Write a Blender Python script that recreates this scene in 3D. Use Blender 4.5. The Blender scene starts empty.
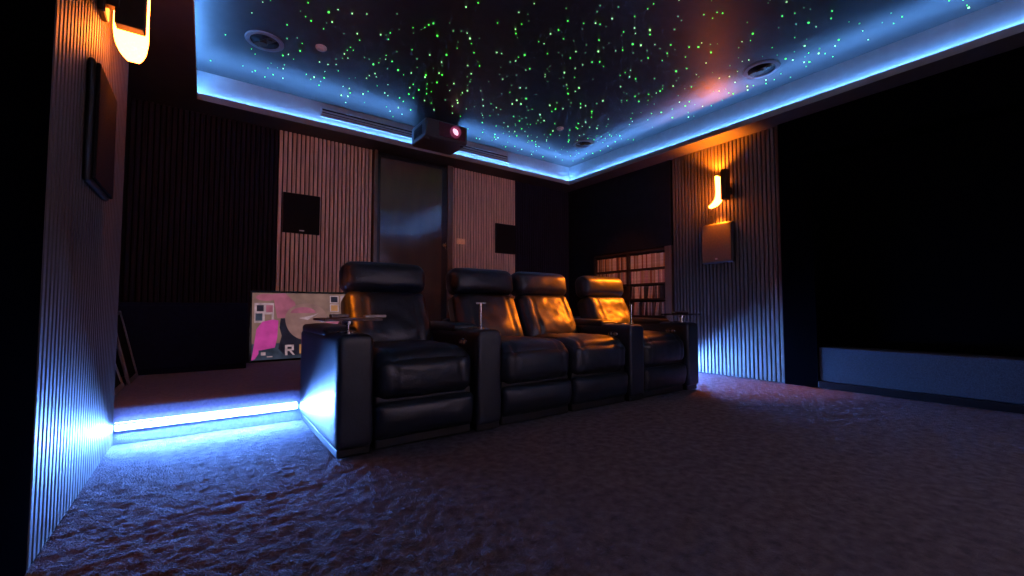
import bpy, bmesh, math, random
from mathutils import Vector, Matrix, noise
random.seed(7)
S = bpy.context.scene
C = S.collection
R = math.radians

# ------------------------------------------------------------------ materials
def mat(name, color, rough=0.6, spec=0.5, metal=0.0, emit=None, strength=0.0, nscale=None, namt=0.25,
        bump=0.0, bscale=200.0, coat=0.0, mis=True, trans=0.0):
    m = bpy.data.materials.new(name); m.use_nodes = True
    nt = m.node_tree; b = nt.nodes['Principled BSDF']
    b.inputs['Base Color'].default_value = (*color, 1)
    b.inputs['Roughness'].default_value = rough
    b.inputs['Specular IOR Level'].default_value = spec
    b.inputs['Metallic'].default_value = metal
    b.inputs['Coat Weight'].default_value = coat
    b.inputs['Coat Roughness'].default_value = 0.15
    b.inputs['Transmission Weight'].default_value = trans
    if emit:
        b.inputs['Emission Color'].default_value = (*emit, 1)
        b.inputs['Emission Strength'].default_value = strength
        if not mis: m.cycles.emission_sampling = 'NONE'
    tc = None
    if nscale or bump:
        tc = nt.nodes.new('ShaderNodeTexCoord')
    if nscale:
        n = nt.nodes.new('ShaderNodeTexNoise'); n.inputs['Scale'].default_value = nscale; n.inputs['Detail'].default_value = 5
        r = nt.nodes.new('ShaderNodeValToRGB')
        r.color_ramp.elements[0].position = 0.3; r.color_ramp.elements[1].position = 0.7
        r.color_ramp.elements[0].color = (*[c*(1-namt) for c in color], 1)
        r.color_ramp.elements[1].color = (*[min(1, c*(1+namt)) for c in color], 1)
        nt.links.new(tc.outputs['Object'], n.inputs['Vector'])
        nt.links.new(n.outputs['Fac'], r.inputs['Fac']); nt.links.new(r.outputs['Color'], b.inputs['Base Color'])
    if bump:
        n2 = nt.nodes.new('ShaderNodeTexNoise'); n2.inputs['Scale'].default_value = bscale; n2.inputs['Detail'].default_value = 3
        bp = nt.nodes.new('ShaderNodeBump'); bp.inputs['Strength'].default_value = bump; bp.inputs['Distance'].default_value = 0.01
        nt.links.new(tc.outputs['Object'], n2.inputs['Vector'])
        nt.links.new(n2.outputs['Fac'], bp.inputs['Height']); nt.links.new(bp.outputs['Normal'], b.inputs['Normal'])
    return m

def wood_mat(name, color, rough, stretch=(30, 30, 1.5), amt=0.3):
    m = mat(name, color, rough)
    nt = m.node_tree; b = nt.nodes['Principled BSDF']
    tc = nt.nodes.new('ShaderNodeTexCoord'); mp = nt.nodes.new('ShaderNodeMapping')
    mp.inputs['Scale'].default_value = stretch
    n = nt.nodes.new('ShaderNodeTexNoise'); n.inputs['Scale'].default_value = 2.0; n.inputs['Detail'].default_value = 6
    r = nt.nodes.new('ShaderNodeValToRGB')
    r.color_ramp.elements[0].position = 0.3; r.color_ramp.elements[1].position = 0.72
    r.color_ramp.elements[0].color = (*[c*(1-amt) for c in color], 1)
    r.color_ramp.elements[1].color = (*[c*(1+amt) for c in color], 1)
    nt.links.new(tc.outputs['Object'], mp.inputs['Vector']); nt.links.new(mp.outputs['Vector'], n.inputs['Vector'])
    nt.links.new(n.outputs['Fac'], r.inputs['Fac']); nt.links.new(r.outputs['Color'], b.inputs['Base Color'])
    return m

AMBER = (1.0, 0.20, 0.008)
BLUE = (0.13, 0.32, 1.0)
M = {}
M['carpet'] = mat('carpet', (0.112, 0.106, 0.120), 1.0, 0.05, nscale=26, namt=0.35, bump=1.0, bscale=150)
_c = M['carpet'].node_tree.nodes['Principled BSDF']; _c.inputs['Sheen Weight'].default_value = 0.05; _c.inputs['Sheen Roughness'].default_value = 0.5; _c.inputs['Sheen Tint'].default_value = (0.8, 0.85, 1.0, 1)
M['riser_carpet_lit'] = mat('riser_carpet_lit', (0.25, 0.26, 0.37), 1.0, 0.05, nscale=60, namt=0.15, bump=0.5, bscale=260)  # same carpet as the floor, blue strip light put into its colour
M['wall'] = mat('black_wall_paint', (0.010, 0.010, 0.013), 0.75, 0.2, nscale=9, namt=0.2)
M['velvet'] = mat('black_fabric', (0.0014, 0.0014, 0.002), 1.0, 0.0, bump=0.3, bscale=400)
M['grey_fabric'] = mat('grey_fabric', (0.045, 0.052, 0.062), 1.0, 0.05, nscale=160, namt=0.35, bump=0.4, bscale=300)
M['star_ceiling'] = mat('black_ceiling', (0.030, 0.029, 0.031), 0.42, 0.40, nscale=14, namt=0.12)
M['soffit'] = mat('soffit_paint', (0.055, 0.050, 0.050), 0.6, 0.3, nscale=11, namt=0.1)
M['cove'] = mat('cove_paint', (0.30, 0.30, 0.31), 0.6, 0.2, nscale=15, namt=0.06)
M['soffit_lip_lit'] = mat('soffit_paint_lit', (0.26, 0.23, 0.22), 0.6, 0.2, nscale=15, namt=0.06)  # soffit edge colour, lightened to stand in for light falling on it
M['oak'] = wood_mat('oak_slat', (0.088, 0.072, 0.060), 0.5)
M['oak_lit'] = wood_mat('oak_lit_slat', (0.78, 0.62, 0.52), 0.5)  # same oak as the side panels, lightened in place of light on it
M['dark_slat'] = wood_mat('black_slat', (0.020, 0.018, 0.030), 0.8)
M['dark_slat'].node_tree.nodes['Principled BSDF'].inputs['Specular IOR Level'].default_value = 0.08
M['felt'] = mat('black_felt', (0.006, 0.006, 0.007), 1.0, 0.05, bump=0.3, bscale=500)
M['leather'] = mat('black_leather', (0.008, 0.013, 0.022), 0.46, 0.5, nscale=30, namt=0.15, bump=0.18, bscale=95, coat=0.42)
M['leather'].node_tree.nodes['Principled BSDF'].inputs['Coat Roughness'].default_value = 0.40
M['base_black'] = mat('black_plastic', (0.01, 0.01, 0.011), 0.5)
M['gloss_black'] = mat('gloss_black', (0.008, 0.008, 0.010), 0.16, 0.6, bump=0.02, bscale=8)
M['projector_body'] = mat('projector_body', (0.05, 0.05, 0.055), 0.42, 0.5, nscale=60, namt=0.1)
M['door'] = wood_mat('dark_door_veneer', (0.11, 0.07, 0.05), 0.5, (3, 3, 1), 0.15)
_b = M['door'].node_tree.nodes['Principled BSDF']; _b.inputs['Coat Weight'].default_value = 1.0; _b.inputs['Coat IOR'].default_value = 2.3; _b.inputs['Specular IOR Level'].default_value = 0.1; _b.inputs['Coat Roughness'].default_value = 0.12
M['door_black'] = mat('door_frame_black', (0.006, 0.006, 0.007), 0.3)
M['casing'] = wood_mat('door_casing', (0.14, 0.10, 0.08), 0.25, (10, 10, 1), 0.15)
M['chrome'] = mat('chrome', (0.75, 0.75, 0.78), 0.22, metal=1.0, nscale=20, namt=0.05)
M['bronze'] = mat('dark_bronze', (0.06, 0.035, 0.018), 0.42, metal=0.6, nscale=30, namt=0.2)
M['white_plastic'] = mat('white_plastic', (0.55, 0.52, 0.48), 0.45, nscale=40, namt=0.05)
M['grille'] = mat('speaker_grille', (0.016, 0.013, 0.014), 1.0, 0.05, nscale=220, namt=0.5)
M['brown_box'] = mat('speaker_face', (0.075, 0.055, 0.035), 0.55, 0.4, nscale=60, namt=0.2)
M['cone'] = mat('speaker_cone', (0.004, 0.004, 0.005), 0.7, 0.2, nscale=40, namt=0.2)
M['rim'] = mat('speaker_rim', (0.15, 0.15, 0.17), 0.5, nscale=40, namt=0.06)
M['vent'] = mat('vent_metal', (0.30, 0.30, 0.32), 0.5, nscale=30, namt=0.08)
M['vent_dark'] = mat('vent_slot', (0.008, 0.008, 0.010), 0.8, nscale=30, namt=0.1)
M['shelf_wood'] = wood_mat('shelf_wood', (0.03, 0.020, 0.015), 0.5, (3, 30, 30), 0.2)
M['trim_wood'] = wood_mat('trim_wood', (0.16, 0.085, 0.05), 0.45)
M['blue_lit_black'] = mat('blue_lit_cabinet', (0.007, 0.012, 0.034), 0.8, 0.1, nscale=30, namt=0.15)  # black cabinet, the LED strip's blue light put into its colour
M['ivory'] = mat('brass_plate', (0.95, 0.80, 0.56), 0.42, metal=0.85, nscale=40, namt=0.04)
M['tray'] = wood_mat('tray_wood', (0.16, 0.10, 0.085), 0.28, (30, 3, 30), 0.2)
M['tray_black'] = mat('tray_black', (0.02, 0.02, 0.022), 0.25, nscale=30, namt=0.1)
M['strip_cove'] = mat('led_cove', (0.8, 0.9, 1.0), 0.5, emit=(0.115, 0.37, 1.0), strength=195)
M['strip_floor'] = mat('led_riser', (0.8, 0.9, 1.0), 0.5, emit=(0.11, 0.30, 1.0), strength=1020)
M['strip_side'] = mat('led_riser_right', (0.8, 0.9, 1.0), 0.5, emit=(0.11, 0.30, 1.0), strength=2600)
M['strip_top'] = mat('led_riser_top', (0.8, 0.9, 1.0), 0.5, emit=(0.15, 0.32, 1.0), strength=38)
M['shade'] = mat('amber_glass', (0.9, 0.6, 0.25), 0.4, emit=(1.0, 0.19, 0.02), strength=44)
M['lens_glow'] = mat('lens_glow', (0.9, 0.5, 0.7), 0.3, emit=(1.0, 0.55, 0.75), strength=1.4)
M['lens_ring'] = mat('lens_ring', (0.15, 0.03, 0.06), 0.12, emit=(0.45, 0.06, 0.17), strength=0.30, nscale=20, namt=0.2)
M['projector_front_lit'] = mat('projector_front_lit', (0.09, 0.03, 0.05), 0.25, 0.6, nscale=20, namt=0.15)  # black front, the lens's purple glow painted into its colour
M['star_a'] = mat('star_green', (0.1, 0.9, 0.2), 0.5, emit=(0.08, 1.0, 0.05), strength=2.4, mis=False)
M['star_b'] = mat('star_pale', (0.5, 0.9, 0.5), 0.5, emit=(0.40, 1.0, 0.30), strength=2.6, mis=False)
M['star_c'] = mat('star_faint', (0.1, 0.7, 0.2), 0.5, emit=(0.15, 0.75, 0.10), strength=0.45, mis=False)
M['badge'] = mat('badge', (0.5, 0.45, 0.42), 0.3, metal=0.8, nscale=80, namt=0.1)

# ------------------------------------------------------------------ mesh helpers
def bx(bm, x0, x1, y0, y1, z0, z1, mi=0):
    v = [bm.verts.new(p) for p in ((x0,y0,z0),(x1,y0,z0),(x1,y1,z0),(x0,y1,z0),(x0,y0,z1),(x1,y0,z1),(x1,y1,z1),(x0,y1,z1))]
    for q in ((3,2,1,0),(4,5,6,7),(0,1,5,4),(1,2,6,5),(2,3,7,6),(3,0,4,7)):
        f = bm.faces.new([v[i] for i in q]); f.material_index = mi

def rbox(bm, x0, x1, y0, y1, z0, z1, r=0.004, seg=2):
    t = bmesh.new(); bx(t, x0, x1, y0, y1, z0, z1)
    bmesh.ops.bevel(t, geom=list(t.edges), offset=r, segments=seg, affect='EDGES', profile=0.5)
    merge(bm, t)

def merge(bm, t, mtx=None):
    if mtx: bmesh.ops.transform(t, matrix=mtx, verts=t.verts)
    vs = {v: bm.verts.new(v.co) for v in t.verts}
    for f in t.faces:
        try:
            g = bm.faces.new([vs[v] for v in f.verts]); g.material_index = f.material_index; g.smooth = f.smooth
        except ValueError: pass
    t.free()

def cyl(bm, p, axis, r, h, seg=24, r2=None):
    t = bmesh.new()
    bmesh.ops.create_cone(t, cap_ends=True, segments=seg, radius1=r, radius2=r if r2 is None else r2, depth=h)
    rot = Vector((0,0,1)).rotation_difference(Vector(axis)).to_matrix().to_4x4()
    merge(bm, t, Matrix.Translation(p) @ rot)

def lathe(bm, prof, center, axis=(0,0,1), seg=36, closed=False):
    rot = Vector((0,0,1)).rotation_difference(Vector(axis)).to_matrix()
    rings = []
    for r, z in prof:
        rings.append([bm.verts.new(rot @ Vector((r*math.cos(2*math.pi*i/seg), r*math.sin(2*math.pi*i/seg), z)) + Vector(center)) for i in range(seg)])
    n = len(rings)
    for a in range(n if closed else n-1):
        A, B = rings[a], rings[(a+1) % n]
        for i in range(seg):
            bm.faces.new((A[i], A[(i+1) % seg], B[(i+1) % seg], B[i]))
    if not closed:
        bm.faces.new(list(reversed(rings[0]))); bm.faces.new(rings[-1])

def cushion(bm, cx, cy, cz, w, d, h, r, fn=None, n=22, mtx=None):
    """soft rounded block; fn deforms (u,v,t in -1..1, point)"""
    t = bmesh.new(); bmesh.ops.create_cube(t, size=2.0)
    bmesh.ops.subdivide_edges(t, edges=list(t.edges), cuts=n, use_grid_fill=True)
    H = Vector((w/2, d/2, h/2))
    for v in t.verts:
        u = v.co.copy()
        # concentrate rows towards the edges
        u = Vector([math.copysign(1-(1-abs(c))**1.35, c) for c in u])
        p = Vector((u.x*H.x, u.y*H.y, u.z*H.z))
        q = Vector([max(-(H[i]-r), min(H[i]-r, p[i])) for i in range(3)])
        dd = p-q
        if dd.length > 1e-9: p = q + dd.normalized()*r
        if fn: p = fn(u, p)
        v.co = p
    for f in t.faces: f.smooth = True
    m = Matrix.Translation((cx, cy, cz))
    if mtx: m = m @ mtx
    merge(bm, t, m)

def obj(name, bm, m, parent=None, smooth=False, loc=None):
    bmesh.ops.recalc_face_normals(bm, faces=bm.faces)
    me = bpy.data.meshes.new(name); bm.to_mesh(me); bm.free()
    for x in (m if isinstance(m, (list, tuple)) else [m]): me.materials.append(x)
    if smooth:
        for p in me.polygons: p.use_smooth = True
    o = bpy.data.objects.new(name, me); C.objects.link(o)
    if parent: o.parent = parent
    if loc: o.location = loc
    return o

def tag(o, label, cat, group=None):
    o['label'] = label; o['category'] = cat
    if group: o['group'] = group
    return o

def thing(name, label, cat, loc=(0,0,0), group=None):
    o = bpy.data.objects.new(name, None); o.empty_display_size = 0.05; C.objects.link(o); o.location = loc
    return tag(o, label, cat, group)

def struct(name, bm, m, parent=None, smooth=False):
    o = obj(name, bm, m, parent, smooth)
    if not parent: o['kind'] = 'structure'
    return o

NB = bmesh.new
# ------------------------------------------------------------------ the room shell
FRONT = -1.3; XL = -0.55; XR = 4.44; YB = 4.72; ZS = 2.46; ZC = 2.73; RISER = 0.19; YR = 3.0

def carpet_grid(x0, x1, y0, y1, step, z, amp):
    bm = NB(); nx = int((x1-x0)/step); ny = int((y1-y0)/step); rows = []
    for j in range(ny+1):
        y = y0+(y1-y0)*j/ny; row = []
        for i in range(nx+1):
            x = x0+(x1-x0)*i/nx
            h = noise.noise((x*7, y*7, 0.3))*0.35 + noise.noise((x*22, y*22, 4.1))*0.55 + noise.noise((x*70, y*70, 7.7))*0.5
            row.append(bm.verts.new((x, y, z + amp*(h-1.0))))
        rows.append(row)
    for j in range(ny):
        for i in range(nx):
            f = bm.faces.new((rows[j][i], rows[j][i+1], rows[j+1][i+1], rows[j+1][i])); f.smooth = True
    return bm
bm = carpet_grid(XL, XR+0.3, -0.4, YR+0.02, 0.0085, 0.0, 0.0058)
bx(bm, XL-0.3, XR+0.5, FRONT-0.1, YB+0.3, -0.12, -0.035)
bx(bm, XL, XR+0.3, FRONT, -0.4, -0.035, -0.01)
struct('floor', bm, M['carpet'])
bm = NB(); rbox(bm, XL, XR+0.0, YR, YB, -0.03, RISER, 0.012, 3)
struct('floor_riser', bm, M['riser_carpet_lit'])

# rear wall (with the door opening left solid behind the leaf)
bm = NB(); bx(bm, XL-0.3, XR+0.6, YB, YB+0.15, -0.1, 3.0)
struct('wall_rear', bm, M['wall'])
# left wall: black wall with a projecting column that carries the slats
bm = NB()
bx(bm, XL-0.2, XL, 1.0, YB, -0.1, 3.0)
bx(bm, XL-0.2, -0.405, 1.70, 3.03, -0.1, 3.0)
struct('wall_left', bm, M['wall'])
bm = NB(); bx(bm, XL-0.2, -0.3655, FRONT, 1.699, -0.1, 3.0)
struct('wall_left_front', bm, M['velvet'])
# right wall: column, solid wall above the bookcase niche, return at the rear corner
bm = NB()
bx(bm, XR+0.04, XR+0.6, 1.77, 2.95, -0.1, 3.0)
bx(bm, XR, XR+0.6, 2.95, YB, 1.44, 3.0)
bx(bm, XR, XR+0.6, 4.19, YB, -0.1, 1.44)
bx(bm, XR+0.24, XR+0.6, 2.95, 4.19, -0.1, 1.44)
bx(bm, XR+0.30, XR+0.6, FRONT, 1.50, -0.1, 3.0)
struct('wall_right', bm, M['wall'])
bm = NB(); bx(bm, XR-0.02, XR+0.6, 1.50, 1.768, -0.1, ZS)
struct('pillar_right', bm, M['velvet'])
bm = NB(); bx(bm, XR-0.02, XR+0.3, FRONT, 1.50, 2.10, ZS)
struct('wall_right_header', bm, M['velvet'])
bm = NB(); bx(bm, FRONT and XL-0.2, XR+0.6, FRONT-0.15, FRONT, -0.1, 3.0)
struct('wall_front', bm, M['velvet'])

# ceiling tray
TX0, TX1, TY0, TY1 = -0.10, 4.18, -0.55, 4.40; SB = 0.045; ZL = 2.495
bm = NB(); bx(bm, TX0-SB-0.02, TX1+SB+0.02, TY0-SB-0.02, TY1+SB+0.02, ZC, ZC+0.1)
struct('ceiling', bm, M['star_ceiling'])
def ring(bm, e0, e1, z0, z1, mi=0):
    """square ring between the tray edge grown by e0 and by e1"""
    bx(bm, TX0-e1, TX0-e0, TY0-e1, TY1+e1, z0, z1, mi); bx(bm, TX1+e0, TX1+e1, TY0-e1, TY1+e1, z0, z1, mi)
    bx(bm, TX0-e0, TX1+e0, TY1+e0, TY1+e1, z0, z1, mi); bx(bm, TX0-e0, TX1+e0, TY0-e1, TY0-e0, z0, z1, mi)
bm = NB()
for a in ((XL-0.2, TX0, FRONT, YB+0.1), (TX1, XR+0.6, FRONT, YB+0.1), (TX0, TX1, TY1, YB+0.1), (TX0, TX1, FRONT, TY0)):
    bx(bm, *a, ZS, ZL)
ring(bm, 0.004, 0.010, ZL, ZL+0.021)
struct('ceiling_soffit', bm, M['soffit'])
bm = NB(); ring(bm, -0.0005, 0.0035, ZS-0.0005, ZL+0.021)  # added skin over the soffit edge, in its lightened colour
struct('trim_2', bm, M['soffit_lip_lit'])
bm = NB(); ring(bm, SB, SB+0.05, ZL, ZC)
struct('trim_1', bm, M['cove'])
# LED strip on the cove ledge, behind the lip
bm = NB(); ring(bm, 0.026, 0.038, ZL+0.0005, ZL+0.010)
o = obj('led_strip', bm, M['strip_cove']); tag(o, 'glowing blue LED strip running round the ceiling tray ledge', 'LED strip')

# ------------------------------------------------------------------ riser LED strips
def riser_strip(x0, x1, m, label):
    t = thing('led_strip', label, 'LED strip', (x0, YR, 0.07))
    bm = NB(); rbox(bm, 0, x1-x0, -0.011, -0.0005, -0.004, 0.034, 0.002); rbox(bm, 0, x1-x0, -0.055, -0.0005, 0.0345, 0.0385, 0.001); obj('channel', bm, M['white_plastic'], t)
    bm = NB(); rbox(bm, 0.004, x1-x0-0.004, -0.019, -0.0112, 0.006, 0.0335, 0.003); obj('diffuser', bm, m, t)
    bm = NB(); bx(bm, 0.004, x1-x0-0.004, -0.022, -0.008, 0.0388, 0.0405); obj('top_diffuser', bm, M['strip_top'], t)
riser_strip(-0.36, 0.49, M['strip_floor'], 'bright white LED strip on the riser between left wall and recliners')
riser_strip(3.53, XR-0.02, M['strip_side'], 'blue LED strip on the riser between recliners and right wall')

# ------------------------------------------------------------------ slatted panels
def slat_panel(face, a0, a1, wallpos, facepos, z0, z1, m, label, pitch=0.0395, w=0.0285):
    """face 'x': slats on a wall of constant x, spread over y; 'y': the other way"""
    t = thing('slat_wall_panel', label, 'wall panel', (0,0,0), 'slatted wall panels')
    bm = NB(); n = int(round((a1-a0)/pitch)); p = (a1-a0)/n
    back = wallpos + (facepos-wallpos)*0.35
    for i in range(n):
        s = a0 + p*i + (p-w)/2
        lo, hi = sorted((back, facepos))
        if face == 'x': rbox(bm, lo, hi, s, s+w, z0, z1, 0.003, 1)
        else: rbox(bm, s, s+w, lo, hi, z0, z1, 0.003, 1)
    obj('slats', bm, m, t)
    bm = NB(); lo, hi = sorted((wallpos, back))
    if face == 'x': bx(bm, lo, hi, a0, a1, z0, z1)
    else: bx(bm, a0, a1, lo, hi, z0, z1)
    obj('felt_backing', bm, M['felt'], t)
    return t
slat_panel('x', 1.70, 3.0, -0.404, -0.364, 0.0, ZS, M['oak'], 'slatted timber panel on left wall, blue-lit at its foot, under the left lamp')
slat_panel('x', 1.77, 2.93, XR+0.04, XR, 0.0, ZS, M['oak'], 'slatted timber panel on right wall behind the flame-like lamp')
slat_panel('y', XL, 0.55, YB, 4.69, RISER, ZS, M['dark_slat'], 'black slatted panel at the left end of rear wall')
slat_panel('y', 0.55, 1.47, YB, 4.69, RISER, ZS, M['oak_lit'], 'brown slatted panel on rear wall left of the door')
slat_panel('y', 2.455, 3.44, YB, 4.69, RISER, ZS, M['oak_lit'], 'brown slatted panel on rear wall right of the door')
slat_panel('y', 3.44, XR, YB, 4.69, RISER, ZS, M['dark_slat'], 'black slatted panel at the right end of rear wall')
# skirting on the right wall, grey fabric panel and black screen-like panel in the recess
bm = NB(); rbox(bm, XR-0.03, XR+0.01, FRONT, 1.499, 0.0, 0.055, 0.004)
struct('baseboard_right', bm, M['door_black'])
bm = NB(); rbox(bm, XR-0.005, XR+0.29, FRONT, 1.497, 0.057, 0.355, 0.01)
tag(obj('fabric_panel', bm, M['grey_fabric']), 'low grey fabric panel along the foot of right wall recess', 'wall panel')
bm = NB(); rbox(bm, XR+0.20, XR+0.29, FRONT, 1.497, 0.36, 2.095, 0.006)
tag(obj('acoustic_panel', bm, M['velvet']), 'large black panel filling the right wall recess', 'wall panel')

# ------------------------------------------------------------------ door
bm = NB(); rbox(bm, 1.545, 2.30, 4.645, 4.69, RISER+0.01, 2.385, 0.004)
d = struct('door_1', bm, M['door'])
bm = NB()
bx(bm, 1.515, 1.545, 4.66, YB, RISER, 2.415); bx(bm, 2.30, 2.375, 4.655, YB, RISER, 2.415); bx(bm, 1.545, 2.30, 4.66, YB, 2.385, 2.415)
obj('jamb', bm, M['door_black'], d)
bm = NB(); rbox(bm, 1.475, 1.515, 4.64, YB, RISER, 2.455, 0.004)
rbox(bm, 2.375, 2.45, 4.64, YB, RISER, 2.455, 0.004)
obj('casing', bm, M['casing'], d)
bm = NB(); cyl(bm, (2.335, 4.645, 1.46), (0,1,0), 0.026, 0.02); rbox(bm, 2.325, 2.345, 4.60, 4.645, 1.455, 1.475, 0.004); rbox(bm, 2.327, 2.345, 4.595, 4.612, 1.40, 1.49, 0.006)
obj('handle', bm, M['chrome'], d)
# light switch
t = thing('light_switch', 'small pale light switch on slatted panel beside the door', 'light switch', (2.585, 4.69, 1.535))
bm = NB(); rbox(bm, -0.06, 0.06, -0.010, 0.0, -0.036, 0.036, 0.003); obj('plate', bm, M['ivory'], t)
bm = NB()
for k in (-0.03, 0.03):
    bm = NB(); rbox(bm, k-0.018, k+0.018, -0.014, -0.0098, -0.022, 0.022, 0.002); obj('rocker', bm, M['ivory'], t)

# ------------------------------------------------------------------ speakers on the walls
def wall_speaker(face, a0, a1, z0, z1, wallpos, depth, label, mface, badge=True):
    t = thing('wall_speaker', label, 'speaker', (0,0,0), 'square speakers on the slatted panels')
    bm = NB(); s = math.copysign(1, depth); f = wallpos+depth
    lo, hi = sorted((wallpos, f - s*0.012))
    g0, g1 = sorted((f - s*0.0118, f))
    e = 0.012
    if face == 'x':
        rbox(bm, lo, hi, a0, a1, z0, z1, 0.012, 3); obj('cabinet', bm, M['base_black'], t)
        bm = NB(); rbox(bm, g0, g1, a0+e, a1-e, z0+e, z1-e, 0.004); obj('grille', bm, mface, t)
    else:
        rbox(bm, a0, a1, lo, hi, z0, z1, 0.006, 2); obj('cabinet', bm, M['base_black'], t)
        bm = NB(); rbox(bm, a0+e*.5, a1-e*.5, g0, g1, z0+e*.5, z1-e*.5, 0.003); obj('grille', bm, mface, t)
    if badge:
        c = (a0+a1)/2; bm = NB(); b0, b1 = sorted((f, f+s*0.003))
        if face == 'x': bx(bm, b0, b1, c-0.012, c+0.012, z0+0.035, z0+0.052)
        else: bx(bm, c-0.022, c+0.022, b0, b1, z0+0.022, z0+0.032)
        obj('badge', bm, M['badge'], t)
wall_speaker('y', 0.595, 0.935, 1.445, 1.845, 4.69, -0.035, 'dark square speaker on slatted panel above the pink picture screen', M['grille'])
wall_speaker('y', 3.10, 3.42, 1.43, 1.83, 4.69, -0.035, 'dark square speaker on slatted panel right of the door', M['grille'], False)
wall_speaker('x', 2.20, 2.54, 1.175, 1.60, XR, -0.075, 'boxy dark speaker below the amber lamp on right wall', M['brown_box'])
wall_speaker('x', 2.08, 2.46, 1.15, 1.60, -0.364, 0.035, 'dark speaker on left wall panel seen edge-on below the left lamp', M['grille'], False)

# ------------------------------------------------------------------ amber wall lamps
def sconce(wallx, s, down, cone_dn, added_beams, label):
    """s = +1: the lamp projects towards +x"""
    t = thing('wall_lamp', label, 'wall lamp', (wallx, 2.30, 1.95), 'amber wall lamps')
    X = lambda a, b: sorted((s*a, s*b))
    bm = NB(); rbox(bm, *X(0.0, 0.022), -0.10, -0.01, -0.11, 0.05, 0.006); rbox(bm, *X(0.022, 0.06), -0.085, -0.045, -0.07, 0.0, 0.004)
    obj('back_plate', bm, M['bronze'], t)
    bm = NB(); rbox(bm, *X(0.045, 0.137), -0.08, -0.022, -0.130, 0.185, 0.006)
    obj('front_bar', bm, M['bronze'], t)
    # curved glowing shade: runs down, then sweeps back at the foot
    prof = [(0.02, 0.13), (0.018, 0.05), (0.016, -0.03), (0.02, -0.08)]
    for k in range(1, 9):
        a = k/8*R(72); prof.append((0.02+0.13*(1-math.cos(a))*1.15, -0.08-0.10*math.sin(a)))
    bm = NB(); L = []
    for k, (y, z) in enumerate(prof):
        a = prof[max(0, k-1)]; b = prof[min(len(prof)-1, k+1)]
        d = Vector((0, b[0]-a[0], b[1]-a[1])).normalized(); nrm = Vector((0, -d.z, d.y))
        row = []
        hw = 0.055*math.sqrt(max(0.12, 1-(max(0, k-5)/6.2)**2))
        for o_, th in ((0.085-hw, -1), (0.085+hw, -1), (0.085+hw, 1), (0.085-hw, 1)):
            row.append(bm.verts.new(Vector((s*o_, y, z)) + nrm*th*0.010))
        L.append(row)
    for k in range(len(L)-1):
        for i in range(4):
            bm.faces.new((L[k][i], L[k][(i+1) % 4], L[k+1][(i+1) % 4], L[k+1][i]))
    bm.faces.new(L[0]); bm.faces.new(list(reversed(L[-1])))
    obj('glass_shade', bm, M['shade'], t, True)
    def spot_light(loc, d, e, cone):
        l = bpy.data.lights.new('lamp_spot', 'SPOT'); l.energy = e; l.color = AMBER; l.spot_size = R(cone); l.spot_blend = 0.6; l.shadow_soft_size = 0.03
        o = bpy.data.objects.new('lamp_spot', l); C.objects.link(o); o.parent = t; o.location = loc
        o.rotation_euler = Vector(d).to_track_quat('-Z', 'Y').to_euler()
    spot_light((s*0.085, 0.05, 0.17), (0, 0, 1), SPOT_UP, 118)
    spot_light((s*0.085, 0.05, -0.19), (0, 0, -1), down, cone_dn)
    for aim, e, cone in added_beams:  # added aimed spots that brighten seats and bookcase, not bulbs of the lamp
        p = Vector((s*0.157, 0.0, -0.12)); spot_light(p, Vector(aim)-Vector((wallx, 2.30, 1.95))-p, e, cone)
SPOT_UP, SPOT_DN, SPOT_SEAT = 110.0, 130.0, 430.0
sconce(-0.364, 1, 9.0, 70, [((0.60, 2.68, 0.82), 170.0, 13), ((4.45, 3.58, 1.13), 170.0, 15.5)], 'amber wall lamp high on the left wall panel, its curved foot glowing')
sconce(XR, -1, SPOT_DN, 78, [((2.90, 2.62, 0.72), SPOT_SEAT, 33)], 'amber flame-shaped wall lamp on the right wall panel')

# ------------------------------------------------------------------ ceiling fittings
def ceiling_speaker(x, y, r, ang, label):
    t = thing('ceiling_speaker', label, 'speaker', (x, y, ZC), 'round ceiling speakers')
    bm = NB(); lathe(bm, [(r, 0.0), (r, -0.006), (r*0.97, -0.010), (r*0.76, -0.010), (r*0.74, -0.004), (r*0.74, 0.0)], (0,0,0), seg=48, closed=True); obj('rim', bm, M['rim'], t, False)
    bm = NB(); lathe(bm, [(r*0.74, -0.0045), (r*0.70, -0.0040), (r*0.45, -0.0022), (r*0.2, -0.0012)], (0,0,0), seg=48); obj('cone', bm, M['cone'], t, True)
    bm = NB(); rbox(bm, -r*0.20, r*0.20, -r*0.74, r*0.74, -0.0115, -0.0055, 0.002)
    cyl(bm, (0, r*0.1, -0.016), (0,0,1), r*0.22, 0.014, 24); cyl(bm, (0, -r*0.42, -0.014), (0,0,1), r*0.14, 0.010, 20)
    o = obj('tweeter_bridge', bm, M['bronze'], t); o.rotation_euler.z = ang
ceiling_speaker(0.315, 3.655, 0.130, R(35), 'round speaker in the ceiling at the blue-lit left corner')
ceiling_speaker(3.785, 1.625, 0.140, R(-10), 'round speaker in the ceiling above the right wall lamp')
ceiling_speaker(3.74, 3.685, 0.125, R(60), 'round speaker in the ceiling at the far right corner')
def detector(x, y, label):
    t = thing('ceiling_detector', label, 'detector', (x, y, ZC), 'small round ceiling discs')
    bm = NB(); lathe(bm, [(0.040, 0.0), (0.040, -0.010), (0.036, -0.017)], (0,0,0), seg=28); obj('housing', bm, M['white_plastic'], t, False)
    bm = NB(); lathe(bm, [(0.024, -0.0172), (0.022, -0.024), (0.008, -0.027)], (0,0,0), seg=24); obj('dome', bm, M['white_plastic'], t, True)
detector(0.68, 3.485, 'small pale disc on the ceiling beside the left ceiling speaker')
detector(3.20, 3.51, 'small pale disc on the ceiling near the far right speaker')
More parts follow.
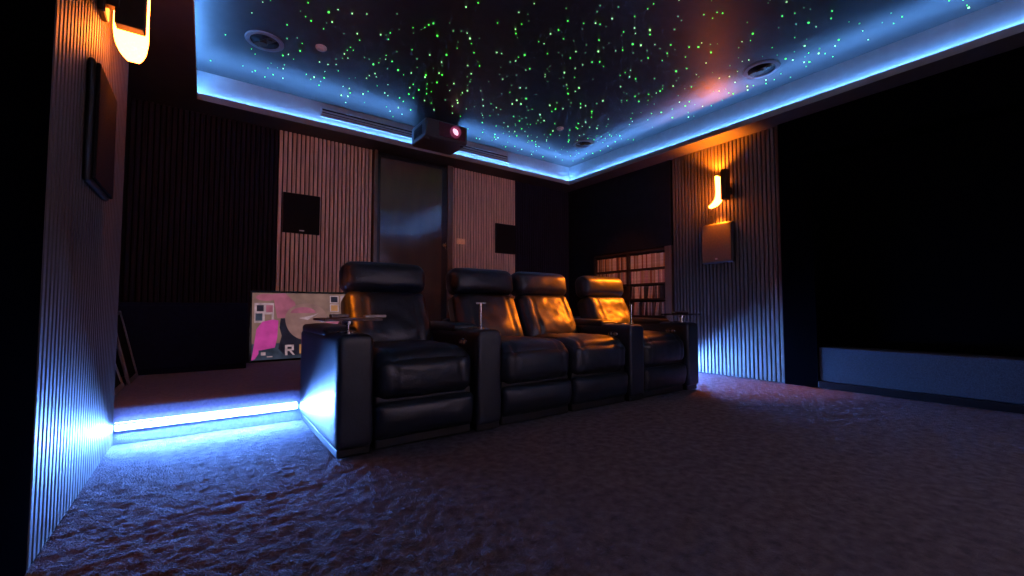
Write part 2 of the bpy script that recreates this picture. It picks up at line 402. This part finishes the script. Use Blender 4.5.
def vent(x0, x1, z0, z1, label):
    t = thing('air_vent', label, 'vent', (x0, TY1+SB, z0), 'slot vents in the ceiling tray'); w = x1-x0; h = z1-z0
    bm = NB(); f = 0.013
    for a in ((0, w, 0, f), (0, w, h-f, h), (0, f, f, h-f), (w-f, w, f, h-f)): rbox(bm, a[0], a[1], -0.014, 0, a[2], a[3], 0.002)
    obj('frame', bm, M['vent'], t)
    bm = NB(); bx(bm, f, w-f, -0.0022, -0.0006, f, h-f); obj('slot_back', bm, M['vent_dark'], t)
    bm = NB()
    for k in (0.34, 0.60):
        rbox(bm, f, w-f, -0.012, -0.004, h*k-0.007, h*k+0.009, 0.002)
    rbox(bm, f, w-f, -0.010, -0.004, h*0.16-0.004, h*0.16+0.006, 0.002)
    obj('blades', bm, M['vent'], t)
vent(0.875, 1.85, 2.585, 2.685, 'long slot vent in the ceiling tray left of the projector')
vent(2.38, 3.14, 2.575, 2.675, 'slot vent in the ceiling tray right of the projector')

# ------------------------------------------------------------------ projector
t = thing('projector', 'black projector hung from the ceiling with a glowing pink lens', 'projector', (2.04, 4.0, 2.475))
bm = NB(); rbox(bm, -0.245, 0.245, 0.0, 0.385, 0.0, 0.20, 0.022, 4); obj('body', bm, M['projector_body'], t)
bm = NB(); rbox(bm, -0.10, 0.215, -0.006, 0.012, 0.03, 0.18, 0.006); obj('front_panel', bm, M['projector_front_lit'], t)
bm = NB(); lathe(bm, [(0.062, -0.002), (0.062, 0.020), (0.056, 0.040), (0.046, 0.040), (0.040, 0.008), (0.040, -0.002)], (0.085, -0.006, 0.105), (0,-1,0), 36, closed=True); lr = obj('lens_barrel', bm, M['lens_ring'], t, True)
bm = NB(); lathe(bm, [(0.040, 0.000), (0.036, 0.006), (0.015, 0.009)], (0.085, -0.006, 0.105), (0,-1,0), 32); obj('lens', bm, M['lens_glow'], t, True)
bm = NB(); rbox(bm, -0.10, 0.10, 0.13, 0.27, 0.2005, 0.222, 0.003); cyl(bm, (0, 0.2, 0.237), (0,0,1), 0.04, 0.034, 24); obj('ceiling_mount', bm, M['base_black'], t)
bm = NB()
for k in range(7): bx(bm, -0.2465, -0.2445, 0.10+k*0.032, 0.118+k*0.032, 0.05, 0.15)
obj('side_grille', bm, M['cone'], t)
for sx in (-0.2, 0.2):
    bm = NB(); cyl(bm, (sx, 0.06, -0.008), (0,0,1), 0.018, 0.0155, 18); obj('foot', bm, M['base_black'], t)

# the picture it throws on the white screen of the front wall
l = bpy.data.lights.new('projector_beam', 'SPOT'); l.energy = 2050.0; l.color = (1.0, 0.68, 0.76); l.spot_size = R(30); l.spot_blend = 0.3; l.shadow_soft_size = 0.01
o = bpy.data.objects.new('projector_beam', l); C.objects.link(o); o.parent = t; o.location = (0.085, -0.06, 0.105)
o.rotation_euler = (Vector((2.05, FRONT, 1.35))-Vector((2.075, 3.94, 2.58))).to_track_quat('-Z', 'Y').to_euler()
t = thing('projector_screen', 'white projection screen on the front wall opposite the recliners', 'screen', (2.04, FRONT, 1.35))
bm = NB(); rbox(bm, -1.55, 1.55, 0.001, 0.03, -0.87, 0.87, 0.004); obj('frame', bm, M['velvet'], t)
bm = NB(); bx(bm, -1.48, 1.48, 0.0302, 0.034, -0.82, 0.82); obj('screen_fabric', bm, mat('screen_white', (0.8, 0.8, 0.8), 0.9, 0.1, nscale=40, namt=0.01), t)

# ------------------------------------------------------------------ stars
def star_mesh(name, r, m):
    bm = NB(); bmesh.ops.create_icosphere(bm, subdivisions=1, radius=r)
    me = bpy.data.meshes.new(name); bm.to_mesh(me); bm.free(); me.materials.append(m); return me
F = 426.0; YAW = R(35.78); PIT = R(2.7)
FW = Vector((math.sin(YAW)*math.cos(PIT), math.cos(YAW)*math.cos(PIT), math.sin(PIT))); RT = Vector((math.cos(YAW), -math.sin(YAW), 0)); UP = RT.cross(FW)
def in_view(p):
    v = Vector(p)-Vector((0,0,0.7)); z = v.dot(FW)
    if z < 0.1: return None
    X = 512+F*v.dot(RT)/z; Y = 288-F*v.dot(UP)/z
    return (X, Y) if 0 < X < 1024 and -2 < Y < 576 else None
fit = [(0.315, 3.655, 0.16), (3.785, 1.625, 0.17), (3.74, 3.685, 0.155), (0.68, 3.485, 0.075), (3.20, 3.51, 0.075)]
pts = []; rs = random.Random(21)
while len(pts) < 580:
    x = rs.uniform(TX0+0.04, TX1-0.04); y = rs.uniform(0.1, TY1-0.06)
    if not in_view((x, y, ZC)): continue
    if any((x-a)**2+(y-b)**2 < r*r for a, b, r in fit) or (1.7 < x < 2.35 and y > 3.93): continue
    dm = min((x-a)**2+(y-b)**2 for a, b in pts) if pts else 1
    if dm < 0.035**2: continue
    if min(x-TX0, TX1-x, TY1-y) < 0.25 and rs.random() < 0.35: continue
    pts.append((x, y))
pts.sort(key=lambda p: p[0]**2+p[1]**2)
kinds = [('star_green', M['star_a'], 'bright green pinprick star light in the dark ceiling', 'bright green star lights'),
         ('star_pale', M['star_b'], 'pale yellow-green pinprick star light in the dark ceiling', 'pale star lights'),
         ('star_faint', M['star_c'], 'faint dim green pinprick star light in the dark ceiling', 'faint star lights')]
SM = {(k, s): star_mesh('%s' % kinds[k][0], r, kinds[k][1]) for k in range(3) for s, r in enumerate((0.0036, 0.0048, 0.0064))}
for x, y in pts[:300]:
    k = rs.choices((0, 1, 2), (0.34, 0.28, 0.38))[0]; s = rs.choices((0, 1, 2), (0.5, 0.36, 0.14))[0]
    o = bpy.data.objects.new('star_light', SM[(k, s)]); C.objects.link(o); o.location = (x, y, ZC-0.0072)
    tag(o, kinds[k][2], 'star light', kinds[k][3])
rest = pts[300:]; n_seen = len(rest)
while len(rest) < n_seen+260:      # the ceiling beyond the frame carries on the same way
    x = rs.uniform(TX0+0.05, TX1-0.05); y = rs.uniform(TY0+0.1, TY1-0.1)
    if not in_view((x, y, ZC)): rest.append((x, y))
bm = NB()
for x, y in rest:
    tt = bmesh.new(); bmesh.ops.create_icosphere(tt, subdivisions=1, radius=rs.choice((0.0040, 0.0052, 0.0066)))
    mi = rs.choices((0, 1, 2), (0.34, 0.28, 0.38))[0]
    for f in tt.faces: f.material_index = mi
    merge(bm, tt, Matrix.Translation((x, y, ZC-0.0072)))
o = obj('star_lights', bm, [M['star_a'], M['star_b'], M['star_c']]); o['kind'] = 'stuff'
tag(o, 'far scatter of tiny green star lights over the rear of the ceiling', 'star lights')

# ------------------------------------------------------------------ recliners
SW, AW = 0.575, 0.18     # seat and arm widths
def wrinkle(p, k, s): return noise.noise((p.x*k+s, p.y*k, p.z*k))
def groove(x, at, depth=0.008, w=0.010): return -depth*math.exp(-((abs(x)-at)/w)**2)
def arm(parent, x0, outer, panel, seed):
    def fn(u, p):
        q = p.copy()
        if u.z > 0.5: q.z += 0.012*(1-u.x*u.x)*(u.z-0.5)*2
        q.x += 0.0025*wrinkle(p, 9, seed); return q
    bm = NB(); cushion(bm, x0+AW/2, 0.475, 0.300, AW-0.004, 0.93, 0.53, 0.028, fn, n=20)
    a = obj('armrest', bm, M['leather'], parent)
    bm = NB(); rbox(bm, x0+0.012, x0+AW-0.012, 0.03, 0.92, 0.0, 0.045, 0.008); obj('plinth', bm, M['base_black'], a)
    def fn2(u, p):
        q = p.copy(); q.z += 0.010*(1-u.x*u.x)*(1-u.y**4); return q
    bm = NB(); cushion(bm, x0+AW/2, 0.60, 0.574, AW-0.008, 0.62, 0.05, 0.022, fn2, n=14); obj('arm_pad', bm, M['leather'], a)
    bm = NB(); lathe(bm, [(0.051, 0.0), (0.051, 0.006), (0.046, 0.009), (0.042, 0.006), (0.042, 0.0)], (x0+AW/2, 0.175, 0.575), seg=36, closed=True); obj('cup_holder', bm, M['chrome'], a, True)
    bm = NB(); lathe(bm, [(0.043, 0.0), (0.043, 0.002), (0.01, 0.001)], (x0+AW/2, 0.175, 0.575), seg=30); obj('cup_well', bm, M['base_black'], a)
    if panel:
        bm = NB(); tt = bmesh.new(); lathe(tt, [(0.05, 0.0), (0.05, 0.004), (0.042, 0.007), (0.036, 0.004), (0.036, 0.0)], (0,0,0), (-1,0,0), 32, closed=True)
        merge(bm, tt, Matrix.Translation((x0+0.003, 0.175, 0.500)) @ Matrix.Diagonal((1, 1, 0.42, 1))); obj('control_ring', bm, M['chrome'], a, True)
        bm = NB()
        for k in (-0.016, 0.016): cyl(bm, (x0+0.001, 0.175+k, 0.500), (-1,0,0), 0.010, 0.006, 16)
        obj('control_button', bm, M['white_plastic'], a)
    return a
def tray_post(parent, x, y, top, h):
    bm = NB(); cyl(bm, (x, y, 0.577+h/2), (0,0,1), 0.0085, h, 20); cyl(bm, (x, y, 0.580), (0,0,1), 0.017, 0.008, 24)
    if top: rbox(bm, x-0.036, x+0.036, y-0.010, y+0.010, 0.577+h-0.001, 0.577+h+0.006, 0.002)
    else: cyl(bm, (x, y, 0.577+h), (0,0,1), 0.011, 0.008, 20)
    return obj('tray_post', bm, M['chrome'], parent)
def recliner(x, label, left, right, left_panel=False, right_panel=True, seed=0):
    """x = left edge of the seat; origin at the floor under the front left corner of the seat"""
    t = thing('recliner', label, 'recliner', (x, 2.07, 0.0), 'black leather recliners in a row')
    w = SW
    bm = NB(); rbox(bm, 0.015, w-0.015, 0.05, 0.86, 0.0, 0.26, 0.01); obj('base', bm, M['base_black'], t)
    def seat_fn(u, p):
        q = p.copy()
        if u.z > 0:
            q.z += (0.026*(1-u.x**4)*(1-u.y**4) + groove(p.x, 0.185))*u.z
            q.z -= 0.03*max(0, -u.y-0.55)**1.5*2*u.z
        k = max(0.0, min(1.0, (-u.y-0.2)/0.7)); k = k*k*(3-2*k)
        q.y += k*(-0.018*(1-u.x**2)*(1-u.z**2) - groove(p.x, 0.185)*0.8)
        s = wrinkle(p, 11, seed)*0.006 + wrinkle(p, 26, seed+5)*0.003
        q.z += s*max(0, u.z); q.y += s*0.8*max(0, -u.y); return q
    bm = NB(); cushion(bm, w/2, 0.315, 0.352, w-0.008, 0.60, 0.245, 0.075, seat_fn, n=34); obj('seat', bm, M['leather'], t)
    def foot_fn(u, p):
        q = p.copy()
        k = max(0.0, min(1.0, (-u.y-0.2)/0.7)); k = k*k*(3-2*k)
        q.y += k*(-0.016*(1-u.x**4)*(1-u.z**2) + 0.02*max(0, -u.z))
        q.y += wrinkle(p, 13, seed+2)*0.004*max(0, -u.y); return q
    bm = NB(); cushion(bm, w/2, 0.085, 0.138, w-0.012, 0.15, 0.185, 0.035, foot_fn, n=22); obj('footrest', bm, M['leather'], t)
    def back_fn(u, p):
        q = p.copy()
        if u.y < 0:
            b = 0.030*(1-u.x**4)*(1-u.z**4) + 0.018*math.exp(-((u.z+0.45)/0.4)**2)*(1-u.x**2)
            b += groove(p.x, 0.165, 0.009); b += 0.007*wrinkle(p, 12, seed+3) + 0.004*wrinkle(p, 30, seed+9)
            q.y -= b*(-u.y)
        q.x *= 1.0 - 0.03*max(0, u.z); return q
    lean = Matrix.Rotation(R(-24), 4, 'X')
    bm = NB(); cushion(bm, w/2, 0.655, 0.600, w-0.02, 0.17, 0.42, 0.06, back_fn, n=34, mtx=lean); b = obj('backrest', bm, M['leather'], t)
    def head_fn(u, p):
        q = p.copy()
        if u.y < 0.3: q.y -= 0.022*(1-u.x**4)*(1-u.z**2)
        q.z += 0.010*(1-u.x**4)*max(0, u.z); q += Vector((0, 1, 0.3))*wrinkle(p, 14, seed+7)*0.005
        return q
    bm = NB(); cushion(bm, w/2, 0.735, 0.893, w-0.015, 0.155, 0.195, 0.062, head_fn, n=26, mtx=Matrix.Rotation(R(-8), 4, 'X')); obj('headrest', bm, M['leather'], t)
    bm = NB(); rbox(bm, 0.03, w-0.03, 0.80, 0.90, 0.06, 0.62, 0.03, 3); obj('back_shell', bm, M['leather'], t)
    bm = NB()
    for sx in (0.16, w-0.16): rbox(bm, sx-0.02, sx+0.02, 0.735, 0.752, 0.70, 0.86, 0.002)
    obj('headrest_bracket', bm, M['base_black'], b)
    if left: arm(t, -AW, True, left_panel, seed)
    if right: arm(t, w, True, right_panel, seed+1)
    return t
X1 = 0.68; X2 = X1+SW+AW; X3 = X2+SW; X4 = X3+SW+AW
r1 = recliner(X1, 'leftmost black leather recliner, its side lit by the floor strip, wooden tray on its arm', True, True, False, True, 11)
r2 = recliner(X2, 'black leather recliner second from left, just right of the arm with T-shaped chrome post', False, False, seed=23)
r3 = recliner(X3, 'black leather recliner third from left, slim chrome post on its right arm', False, True, seed=37)
r4 = recliner(X4, 'rightmost black leather recliner, orange-lit back, black tray on its arm', False, True, seed=52)
tray_post(r1, SW+AW/2, 0.07+0.05, True, 0.150)
tray_post(r3, SW+AW/2, 0.07, False, 0.145)
def tray_table(r, x, y, z, w, d, m, ang):
    bm = NB(); tt = bmesh.new(); rbox(tt, -w/2, w/2, -d/2, d/2, 0, 0.012, 0.005, 2)
    merge(bm, tt, Matrix.Rotation(ang, 4, 'Z')); o = obj('tray_table', bm, m, r); o.location = (x, y, z)
    bm = NB(); cyl(bm, (0, 0, -(z-0.575)/2), (0,0,1), 0.009, z-0.575, 20); cyl(bm, (0, 0, -0.012), (0,0,1), 0.026, 0.016, 24); cyl(bm, (0, 0, 0.575-z+0.005), (0,0,1), 0.018, 0.008, 24)
    p = obj('tray_post', bm, M['chrome'], o); return o
tray_table(r1, -AW/2-0.02, 0.095, 0.640, 0.27, 0.24, M['tray'], 0.0)
tray_table(r4, SW+AW/2-0.04, 0.095, 0.640, 0.29, 0.25, M['tray_black'], R(12))
# things lying on the trays
t = thing('remote_control', 'pale remote control lying on the left wooden tray', 'remote control', (0.70, 2.16, 0.6525))
bm = NB(); rbox(bm, -0.055, 0.055, -0.018, 0.018, 0, 0.014, 0.005, 2); obj('case', bm, M['white_plastic'], t)
bm = NB()
for k in range(5): cyl(bm, (-0.036+k*0.018, 0, 0.0152), (0,0,1), 0.005, 0.003, 12)
obj('button', bm, M['grille'], t)
bm = NB(); rbox(bm, 0, 0.085, 0, 0.05, 0, 0.018, 0.004)
tag(obj('phone', bm, M['tray'], None, loc=(0.495, 2.17, 0.6525)), 'small flat purple-brown case on the left end of the wooden tray', 'case')
t = thing('remote_control', 'slim remote control lying on the black tray at the right', 'remote control', (3.385, 2.175, 0.6525))
bm = NB(); rbox(bm, -0.10, 0.10, -0.022, 0.022, 0, 0.016, 0.006, 2); o = obj('case', bm, M['chrome'], t)
bm = NB()
for k in range(6): cyl(bm, (-0.09+k*0.026, 0, 0.017), (0,0,1), 0.006, 0.003, 12)
obj('button', bm, M['base_black'], t)

# ------------------------------------------------------------------ bookcase and its movie cases
BX = XR+0.004
t = thing('bookcase', 'dark built-in bookcase of movie cases in the right wall', 'bookcase', (BX, 2.955, RISER))
def bpart(name, x0, x1, y0, y1, z0, z1, m=M['shelf_wood']):
    bm = NB(); rbox(bm, x0, x1, y0-2.955, y1-2.955, z0-RISER, z1-RISER, 0.002, 1); return obj(name, bm, m, t)
bpart('back_panel', 0.20, 0.225, 2.96, 4.185, RISER, 1.43)
bpart('side_panel', -0.004, 0.20, 2.955, 3.045, RISER, 1.44, M['trim_wood'])
bpart('side_panel', 0.0, 0.20, 4.15, 4.185, RISER, 1.43)
bpart('divider', 0.0, 0.20, 3.572, 3.618, RISER+0.02, 1.40)
bpart('top_board', 0.0, 0.20, 3.045, 4.15, 1.40, 1.43)
SH = [1.200, 1.010, 0.820, 0.610, 0.41]
for z in SH: bpart('shelf', 0.0, 0.198, 3.045, 4.15, z-0.018, z)
bpart('plinth', 0.01, 0.198, 3.045, 4.15, RISER, RISER+0.02)
ORD = ('first second third fourth fifth sixth seventh eighth ninth tenth eleventh twelfth thirteenth fourteenth fifteenth sixteenth seventeenth eighteenth '
       'nineteenth twentieth twenty-first twenty-second twenty-third twenty-fourth twenty-fifth twenty-sixth twenty-seventh twenty-eighth twenty-ninth thirtieth '
       'thirty-first thirty-second thirty-third thirty-fourth thirty-fifth thirty-sixth').split()
COL = {'cream': (0.52, 0.40, 0.29), 'tan': (0.44, 0.28, 0.15), 'orange': (0.58, 0.26, 0.07), 'rust': (0.30, 0.09, 0.035), 'white': (0.78, 0.70, 0.62), 'grey': (0.30, 0.29, 0.30),
       'black': (0.02, 0.02, 0.022), 'brown': (0.15, 0.08, 0.05), 'blue': (0.05, 0.08, 0.18), 'pink': (0.55, 0.33, 0.34)}
CM = {k: mat('case_'+k, v, 0.4, nscale=60, namt=0.25) for k, v in COL.items()}
SPINE = mat('spine_print', (0.5, 0.45, 0.4), 0.5, nscale=150, namt=0.8)
def case_mesh(w, h, m):
    bm = NB(); rbox(bm, 0, 0.135, 0, w, 0, h, 0.0015, 1); me = bpy.data.meshes.new('movie_case'); bm.to_mesh(me); bm.free(); me.materials.append(m); return me
MESH = {}
rb = random.Random(5)
def fill(y0, y1, z, shelf, pal, lean=0.0, hmin=0.168):
    y = y1-0.004; k = 0; run = 0; a = 0.0; htop = hmin+0.008
    while k < len(ORD):
        if lean and run <= 0:
            if a: y -= htop*math.sin(a); a = 0.0; run = rb.randint(3, 6)
            else: a = rb.uniform(0.5, 1)*lean; run = rb.randint(2, 4); y -= 0.003
        w = rb.choice((0.014, 0.016, 0.018, 0.021, 0.026)); h = rb.choice((hmin, hmin+0.004, hmin+0.008))
        step = w/math.cos(a)
        if y-step-(htop*math.sin(a)) < y0+0.004: break
        c = rb.choice(pal)
        if (c, w, h) not in MESH: MESH[(c, w, h)] = case_mesh(w, h, CM[c])
        o = bpy.data.objects.new('movie_case', MESH[(c, w, h)]); C.objects.link(o)
        o.location = (BX+0.022+rb.uniform(0, 0.006), y-step, z+0.0006); o.rotation_euler = (a, 0, 0)
        tag(o, '%s movie case standing %s from the left on the %s of the bookcase' % (c, ORD[k], shelf), 'movie case', 'movie cases on the '+shelf)
        y -= step+0.0012; k += 1; run -= 1
LIGHT = ['tan', 'cream', 'white', 'orange', 'cream', 'white', 'rust', 'brown']
fill(3.618, 4.15, SH[0], 'top left shelf', LIGHT)
fill(3.045, 3.572, SH[0], 'top right shelf', LIGHT)
fill(3.618, 4.15, SH[1], 'second left shelf', ['cream', 'grey', 'white', 'pink', 'brown', 'tan'], hmin=0.155)
fill(3.045, 3.572, SH[1], 'second right shelf', ['cream', 'white', 'pink', 'white', 'tan', 'rust', 'grey'], hmin=0.155)
fill(3.045, 3.572, SH[2], 'third right shelf', ['grey', 'white', 'black', 'brown', 'cream', 'black', 'pink'], 0.16, hmin=0.148)
fill(3.045, 3.572, SH[3], 'fourth right shelf', ['grey', 'white', 'brown', 'black', 'pink', 'cream', 'black'], 0.14, hmin=0.16)
fill(3.045, 3.572, SH[4], 'fifth right shelf', ['blue', 'black', 'blue', 'grey', 'black'], hmin=0.150)

# ------------------------------------------------------------------ lit display leaning on the rear wall
t = thing('display_screen', 'wide lit display screen showing a pink and tan picture, leaning on the rear wall', 'screen', (0.335, 4.545, RISER+0.012))
t.rotation_euler.x = R(-7.5)
PW, PH = 1.12, 0.665
bm = NB(); f = 0.02
for a in ((-0.0, PW, 0, f), (0, PW, PH-f, PH), (0, f, f, PH-f), (PW-f, PW, f, PH-f)): rbox(bm, a[0], a[1], -0.022, 0.0, a[2], a[3], 0.003)
obj('frame', bm, M['gloss_black'], t)
PM = []
for n, c, ns, na in (('tan', (0.175, 0.098, 0.082), 9, 0.25), ('pink', (0.42, 0.042, 0.235), 12, 0.2), ('rose', (0.27, 0.075, 0.12), 10, 0.3), ('pale', (0.33, 0.22, 0.25), 25, 0.3),
                     ('dark', (0.010, 0.009, 0.018), 20, 0.4), ('dome', (0.20, 0.105, 0.098), 12, 0.2), ('orange', (0.34, 0.15, 0.06), 20, 0.25), ('teal', (0.026, 0.034, 0.055), 14, 0.4)):
    m = mat('picture_'+n, c, 0.35, 0.3, emit=c, strength=0.9, nscale=ns, namt=na, mis=False)
    nt = m.node_tree; pb = nt.nodes['Principled BSDF']     # a lit screen: its picture is its glow, the glass itself is dark
    nt.links.new(pb.inputs['Base Color'].links[0].from_socket, pb.inputs['Emission Color'])
    nt.links.remove(pb.inputs['Base Color'].links[0]); pb.inputs['Base Color'].default_value = (0.02, 0.02, 0.02, 1)
    PM.append(m)
bm = NB(); lay = [0.0]
def px(p): return ((p[0]-250)/85*0.80+0.02, (356-p[1])/65.0*(PH-0.03)+0.012)
def shape(pts, mi):
    lay[0] += 0.00025; vs = []
    for p in pts:
        u, v = px(p); vs.append(bm.verts.new((min(PW-f, max(f, u)), -0.008-lay[0], min(PH-f, max(f, v)))))
    fc = bm.faces.new(vs); fc.material_index = mi
def arc(cx, cy, rx, ry, a0, a1, n=18): return [(cx+rx*math.cos(R(a0+(a1-a0)*i/n)), cy-ry*math.sin(R(a0+(a1-a0)*i/n))) for i in range(n+1)]
def rect(x0, y0, x1, y1, mi): shape([(x0, y1), (x1, y1), (x1, y0), (x0, y0)], mi)
bx(bm, f, PW-f, -0.008, -0.003, f, PH-f, 0)
rect(250, 340, 345, 356, 7)
rect(252, 301, 269, 320, 3); rect(254, 303, 260, 309, 4); rect(262, 303, 268, 310, 2); rect(253, 311, 259, 318, 7); rect(261, 312, 267, 319, 0)
shape(arc(262, 295.5, 9, 3.4, 0, 360, 20)[:-1], 2)
shape([(268, 292), (279, 291), (288, 300), (290, 308), (284, 315), (272, 316), (270, 305)], 2)
shape([(275, 316), (274, 325), (276, 333), (273, 345), (279, 352), (318, 352), (320, 315)], 4)
shape(arc(299, 316, 20, 22, 180, 360), 5); shape(arc(299, 316, 20, 15, 0, 180), 5)
shape(arc(296, 311, 12, 6, 0, 180), 2); shape([(292, 316), (306, 313), (311, 311), (300, 318)], 3)
shape([(251, 349), (254, 326), (259, 319), (268, 317), (273, 318), (272, 335), (270, 344), (258, 346), (253, 354), (249, 356)], 1)
rect(256, 346, 268, 354, 7); rect(258, 348, 262, 351, 3); rect(263, 352, 268, 353, 3)
# a blocky R and an orange block of print
for r_ in ((279, 342, 281.2, 352), (281.2, 342, 287, 344), (285, 344, 287, 347.5), (281.2, 346, 285, 348)): rect(*r_, 3)
shape([(283, 348), (285, 348), (288, 352), (286, 352)], 3)
rect(292, 342, 304, 351, 6); rect(306, 343, 312, 350, 0)
for yy in (293, 302, 312):
    rect(322, yy, 331, yy+8, 3); rect(323, yy+1, 330, yy+7, 4 if yy != 302 else 6)
rect(333, 293, 345, 305, 3); rect(334, 307, 345, 314, 6); rect(318, 320, 345, 324, 2)
obj('picture', bm, PM, t)

# two framed pictures leaning on the left wall behind the column
def lean_frame(y0, y1, h, x, lean, m, label, w=0.03):
    t = thing('picture_frame', label, 'picture frame', (x, y0, RISER+0.004)); t.rotation_euler.y = -lean
    L = y1-y0; bm = NB()
    for a in ((0, L, 0, w), (0, L, h-w, h), (0, w, w, h-w), (L-w, L, w, h-w)): rbox(bm, -0.02, 0, a[0], a[1], a[2], a[3], 0.003)
    obj('frame', bm, m, t)
    bm = NB(); bx(bm, -0.016, -0.008, w-0.002, L-w+0.002, w-0.002, h-w+0.002); obj('picture', bm, M['cone'], t)
GREYF = mat('grey_frame', (0.34, 0.34, 0.36), 0.4, nscale=30, namt=0.15)
lean_frame(3.38, 3.72, 0.33, -0.405, R(17), GREYF, 'smaller grey frame leaning on the left wall nearest the LED strip')
lean_frame(3.80, 4.22, 0.50, -0.385, R(13), M['rim'], 'taller dark frame leaning on the left wall behind the smaller one')
# low black cabinet on the riser at the rear left
t = thing('low_cabinet', 'low blue-lit black cabinet against the rear wall left of the pink picture screen', 'cabinet', (-0.54, 4.28, RISER))
bm = NB(); rbox(bm, 0.0, 0.84, 0.0, 0.40, 0.0, 0.555, 0.008); obj('body', bm, M['blue_lit_black'], t)
bm = NB(); rbox(bm, 0.02, 0.82, -0.012, -0.0005, 0.04, 0.53, 0.004); obj('front_panel', bm, M['blue_lit_black'], t)

# ------------------------------------------------------------------ camera, world, view
cam = bpy.data.cameras.new('camera'); cam.lens = 426/1024*36; cam.sensor_width = 36; cam.clip_start = 0.02
co = bpy.data.objects.new('camera', cam); C.objects.link(co); co.location = (0, 0, 0.7); co.rotation_euler = (R(92.7), 0, -YAW)
S.camera = co
w = bpy.data.worlds.new('world'); S.world = w; w.use_nodes = True
w.node_tree.nodes['Background'].inputs[0].default_value = (0.002, 0.002, 0.004, 1)
w.node_tree.nodes['Background'].inputs[1].default_value = 0.5
S.view_settings.view_transform = 'Standard'; S.view_settings.look = 'None'; S.view_settings.gamma = 1; S.view_settings.exposure = 0.0
S.view_settings.use_curve_mapping = False
S.cycles.use_denoising = True; S.cycles.max_bounces = 8; S.cycles.diffuse_bounces = 5; S.cycles.sample_clamp_indirect = 4.0
